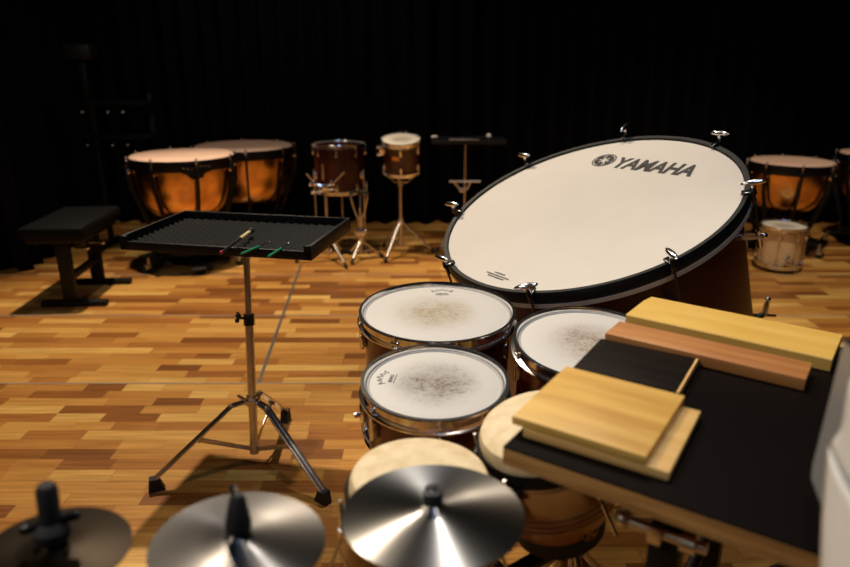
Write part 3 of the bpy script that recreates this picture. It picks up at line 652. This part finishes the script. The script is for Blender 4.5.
# ------------------------------------------------------------------ kettledrums
def kettledrum(label, x, y, h, r, a0, strut0=0, name='kettledrum', gauge=None, leg0=-120, pedal=-70):
    t = thing(name, label, 'kettledrum', (x, y, 0))
    MB().lathe([(0, h), (r * .5, h), (r - .012, h), (r - .004, h - .006), (r - .002, h - .02)], 72).build('head', M['kettle_head'], t)
    m = MB(); ring(m, [(r - .004, h - .008), (r + .012, h - .006), (r + .013, h - .030), (r - .004, h - .030)], 72); m.build('counter_hoop', M['black_gloss'], t)
    m = MB(); ring(m, [(r - .012, h - .03), (r + .004, h - .03), (r + .002, h - .085), (r - .008, h - .085)], 72); m.build('collar', M['black'], t)
    pr = []
    D_ = r * 1.28
    for i in range(17):
        u = i / 16; pr.append(((r - .010) * math.cos(u * PI / 2) ** .46 if i < 16 else 0, h - .085 - D_ * math.sin(u * PI / 2) ** 1.15 * .80))
    MB().lathe(pr, 72).build('bowl', M['copper'], t)
    for k in range(8):
        a = R(a0 + 45 * k); c_, s_ = math.cos(a), math.sin(a); A = Matrix.Rotation(a, 4, 'Z')
        m = MB(); m.box((r + .016, 0, h - .018), (.020, .024, .014), A, .003); m.cyl((r + .020, 0, h - .12), (r + .020, 0, h + .006), .004, None, 8, A); m.cyl((r + .020, 0, h + .002), (r + .020, 0, h + .012), .008, None, 10, A); m.box((r + .012, 0, h - .10), (.022, .022, .03), A, .004); m.build('tuning_rod', M['chrome'], t)
    for k in range(8):
        a = R(strut0 + 45 * k); A = Matrix.Rotation(a, 4, 'Z')
        m = MB(); m.bar(A @ Vector((r + .020, 0, h - .05)), A @ Vector((r * .99 + .01, 0, h - .24)), .036, .020, (-math.sin(a), math.cos(a), 0)); m.bar(A @ Vector((r * .99 + .01, 0, h - .23)), A @ Vector((r * .62, 0, .17)), .032, .020, (-math.sin(a), math.cos(a), 0)); m.build('strut', M['black'], t)
    m = MB(); m.lathe([(0, .115), (r * .66, .115), (r * .70, .13), (r * .70, .16), (r * .60, .175), (0, .18)], 48); m.cyl((0, 0, .17), (0, 0, h - .085 - D_ * .80 + .02), .05); m.build('base', M['black'], t)
    for k in range(3):
        a = R(leg0 + 120 * k); A = Matrix.Rotation(a, 4, 'Z')
        lg = MB().bar(A @ Vector((r * .4, 0, .12)), A @ Vector((r * .98, 0, .10)), .04, .03).build('leg', M['black'], t)
        q = MB(); q.cyl((r * .98, 0, .07), (r * .98, 0, .12), .012, None, 10, A); q.box((r * .98 + .01, 0, .055), (.045, .034, .035), A, .004); q.build('caster_fork', M['alu'], lg)
        T = A @ Matrix.Translation((r * .98 + .018, 0, .032)) @ Matrix.Rotation(PI / 2, 4, 'X')
        q = MB(); q.lathe([(0, -.012), (.031, -.012), (.031, .012), (0, .012)], 20, T); q.build('wheel', M['rubber'], lg)
    m = MB(); A = Matrix.Rotation(R(pedal), 4, 'Z')
    m.bar(A @ Vector((r * .5, 0, .10)), A @ Vector((r * 1.02, 0, .045)), .11, .02); m.build('pedal', M['black'], t)
    if gauge is not None:
        A = Matrix.Rotation(R(gauge), 4, 'Z'); m = MB()
        pts = [(-.115, .0), (.115, 0), (.10, -.04), (.06, -.05), (.04, -.085), (-.04, -.09), (-.07, -.055), (-.11, -.04)]
        m.prism(pts, -.003, .003, A @ Matrix.Translation((r + .014, 0, h - .045)) @ Matrix.Rotation(PI / 2, 4, 'Z') @ Matrix.Rotation(PI / 2, 4, 'X')); g = m.build('tuning_gauge', M['black'], t)
        q = MB()
        for i in range(7): q.ball((r + .019, -.09 + .03 * i, h - .050 - .010 * math.sin(i)), .0055, 8, (1, 1, 1), A)
        q.build('gauge_marker', M['chrome'], g)
    return t
kettledrum('copper kettledrum with tuning gauge, front one of the left pair', -1.848, 5.221, .86, .382, -148, -148, gauge=-58, leg0=-130, pedal=-66)
kettledrum('copper kettledrum standing behind and right of the left front one', -1.60, 6.08, .826, .425, -119, -119, leg0=-30)
kettledrum('copper kettledrum behind the pale snare drum at right', 2.99, 5.57, .763, .318, -104, -104, leg0=-48, pedal=150)
kettledrum('kettledrum cut off by the right edge of the photo', 3.86, 5.75, .80, .34, -120, -120, leg0=-70, pedal=0)

# ------------------------------------------------------------------ pale marching snare on the floor
TSn = Matrix.Translation((2.735, 5.055, .352)) @ Matrix.Rotation(R(1.5), 4, 'X')
sn = drum('snare_drum', 'pale maple snare drum standing on the floor in front of a kettledrum', 'drum', .166, .318, TSn, M['maple'], M['head_d'], 8, 12)
for k in range(8):
    A_ = Matrix.Rotation(R(12 + 45 * k), 4, 'Z'); MB().cyl((.162, 0, -.30), (.162, 0, -.02), .0045, None, 8, A_).build('long_rod', M['chrome'], sn)
A_ = Matrix.Rotation(R(-97), 4, 'Z'); m = MB(); m.box((.163, 0, -.235), (.02, .03, .06), A_, .004); m.box((.172, .02, -.262), (.02, .06, .018), A_, .003); m.ball((.178, -.02, -.225), .012, 10, (1, 1, 1), A_); m.build('snare_strainer', M['chrome'], sn)

# ------------------------------------------------------------------ floor tom with legs, snare basket stand, clamp stand
TF = Matrix.Translation((-.700, 5.60, .905))
ft = drum('floor_tom', 'dark mahogany floor tom left of the small tom, held up between stands', 'drum', .218, .40, TF, M['mahogany'], M['clear_head'], 8, -90)
for a, dx in ((215, 0), (330, 0), (95, 0)):
    c_, s_ = math.cos(R(a)), math.sin(R(a)); q = MB(); q.tube([(c_ * .235, s_ * .235, -.20), (c_ * .235, s_ * .235, -.84), (c_ * .27, s_ * .27, -.89)], .0055, 8); q.box((c_ * .222, s_ * .222, -.25), (.03, .03, .05), None, .004); lg = q.build('leg', M['chrome_warm'], ft)
    MB().ball((c_ * .27, s_ * .27, -.891), .013).build('rubber_foot', M['rubber'], lg)
def small_stand(label, x, y, parts, a0, zh, rr, rt=.009):
    t = thing('hardware_stand', label, 'stand', (x, y, 0)); MB().cyl((0, 0, .05), (0, 0, parts), .0105).build('pole', M['chrome_warm'], t)
    MB().cyl((0, 0, zh - .02), (0, 0, zh + .04), .02).build('collar', M['chrome'], t)
    tripod(t, zh, rr, a0, M['chrome_warm'], rt, zl=.06); return t
st = small_stand('chrome stand with two cup shaped clamps at the floor tom\'s left side', -.775, 5.25, .62, 190, .22, .25)
m = MB()
for (dx, dz, ex, ez) in ((-.075, .03, -.14, .11), (.06, .03, .15, .12)):
    m.tube([(0, 0, .60), (dx, 0, .60 + dz), (ex, 0, .60 + ez)], .008, 8); m.box((dx, 0, .60 + dz), (.035, .03, .035), None, .004)
m.box((0, 0, .60), (.05, .04, .05), None, .006); m.cyl((-.10, 0, .56), (.08, 0, .585), .008); m.ball((-.10, 0, .56), .016); m.ball((.08, 0, .585), .015); m.ball((-.115, 0, .62), .015)
m.build('clamp', M['chrome'], st)
m = MB(); m.cyl((-.01, -.02, .66), (-.01, -.02, .78), .010); m.build('vertical_rod', M['chrome'], st)
st = small_stand('folded chrome snare stand with closed black basket beside the floor tom', -.518, 5.32, .42, 250, .15, .17)
m = MB()
for k in range(3):
    a = R(90 + 120 * k); c_, s_ = math.cos(a), math.sin(a); m.tube([(0, 0, .30), (c_ * .045, s_ * .045, .40), (c_ * .075, s_ * .075, .52), (c_ * .06, s_ * .06, .555)], .0065, 8)
m.cyl((0, 0, .27), (0, 0, .34), .022); m.build('basket_arm', M['chrome_warm'], st)
m = MB(); m.cyl((0, 0, .53), (0, 0, .56), .012)
for k in range(3): a = R(90 + 120 * k); m.tube([(0, 0, .55), (math.cos(a) * .07, math.sin(a) * .07, .555), (math.cos(a) * .085, math.sin(a) * .085, .535)], .010, 8)
m.build('basket_grip', M['rubber'], st)
m = MB(); m.box((0, 0, .225), (.07, .05, .06), None, .01); m.cyl((-.05, 0, .23), (.05, 0, .23), .014); m.build('tilt_joint', M['chrome'], st)

# small tom on its tripod
TT2 = Matrix.Translation((-.190, 5.44, .955)) @ Matrix.Rotation(R(13), 4, 'X')
tt = drum('tom_drum', 'small dark mahogany tom on a tripod between floor tom and bass drum', 'drum', .160, .275, TT2, M['mahogany'], M['head_d'], 6, -90)
m = MB(); A_ = Matrix.Rotation(R(-105), 4, 'Z'); m.box((.150, 0, -.115), (.006, .055, .035), A_, .002); m.build('badge', M['brass'], tt)
m = MB(); A_ = Matrix.Rotation(R(190), 4, 'Z'); m.box((.160, 0, -.09), (.03, .05, .07), A_, .005); m.cyl((.16, 0, -.06), (.195, 0, -.06), .014, None, 12, A_); m.cyl((.16, 0, -.12), (.195, 0, -.12), .014, None, 12, A_); m.build('mount_bracket', M['chrome'], tt)
drum_stand(-.20, 5.47, .645, .115, 'chrome tripod stand carrying the small mahogany tom', -115, .27, .27, mm='chrome_warm')

# small black percussion table at the back
t = thing('percussion_stand', 'narrow black topped table on a thin pole, behind the bass drum\'s left edge', 'stand', (.33, 5.62, 0))
MB().box((.02, 0, .918), (.60, .32, .03), None, .006).build('tray', M['black'], t)
MB().box((-.02, -.160, .942), (.24, .006, .010), None, .002).build('edge_strip', M['alu'], t)
MB().cyl((0, 0, .05), (-.0, 0, .905), .010).build('pole', M['chrome_warm'], t)
m = MB(); m.cyl((-.13, -.01, .585), (.13, -.01, .585), .009); m.tube([(-.09, 0, .58), (-.04, 0, .52), (.02, 0, .52), (.045, 0, .575)], .010, 8); m.box((-.02, 0, .51), (.05, .04, .03), None, .004); m.build('side_clamp', M['chrome_warm'], t)
tripod(t, .24, .24, 80, M['chrome_warm'], .009, zl=.06)
t = thing('mallet', 'mallet with round white heads lying on the small black table at the back', 'mallet', (.08, 5.52, .9505))
MB().cyl((0, 0, 0), (.42, .02, .006), .0045).build('shaft', M['black'], t)
MB().ball((-.005, 0, .006), .017, 14, (1.7, .9, .8)).build('mallet_head', M['felt'], t)
MB().ball((.43, .02, .010), .021).build('mallet_head', M['felt'], t)

# ------------------------------------------------------------------ bench
t = thing('bench', 'black padded bench with two wide T shaped legs, at far left', 'bench', (-2.39, 4.44, 0))
TBn = Matrix.Rotation(R(4), 4, 'Z')
MB().box((.03, .02, .51), (.40, .69, .075), TBn, .022).build('seat', M['seat'], t)
MB().box((.03, 0, .456), (.36, .56, .04), TBn, .004).build('seat_frame', M['black'], t)
for s_ in (-1, 1):
    y = s_ * .23
    m = MB(); m.box((.05, y, .235), (.085, .045, .40), TBn, .006); lg = m.build('leg', M['black'], t)
    m = MB(); m.box((.07, y, .0205), (.42, .06, .04), TBn, .012); m.build('foot', M['black'], lg)
m = MB(); m.box((.07, 0, .20), (.03, .42, .05), TBn, .004); m.build('stretcher', M['black'], t)
for y, z in ((-.10, .36), (.12, .34)): m = MB(); m.ball((.16, y, z), .014); m.cyl((.06, y, z), (.16, y, z), .006); m.build('height_knob', M['chrome'], t)

# tiered stand in the dark
t = thing('equipment_stand', 'two tier black equipment stand barely visible behind the bench', 'stand', (-2.50, 5.72, 0))
for x in (-.24, .24):
    m = MB(); m.box((x, .05, .66), (.04, .04, 1.24), None, .004); p = m.build('post', M['black'], t)
    m = MB(); m.box((x, 0, .025), (.05, .44, .045), None, .01); m.build('foot', M['black'], p)
for z in (.95, 1.21):
    m = MB(); m.box((.03, -.06, z), (.52, .26, .035), None, .01); m.build('shelf', M['seat'], t)
    m = MB()
    for x in (-.20, .0, .12): m.cyl((x, -.19, z - .06), (x, -.21, z - .06), .009); m.ball((x, -.212, z - .06), .009)
    m.build('knob', M['chrome_warm'], t)
m = MB(); m.box((-.24, 0, 1.44), (.06, .06, .42), None, .01); m.build('upright', M['black'], t)
m = MB(); m.box((-.23, -.03, 1.60), (.22, .16, .12), None, .02); m.build('top_box', M['black'], t)
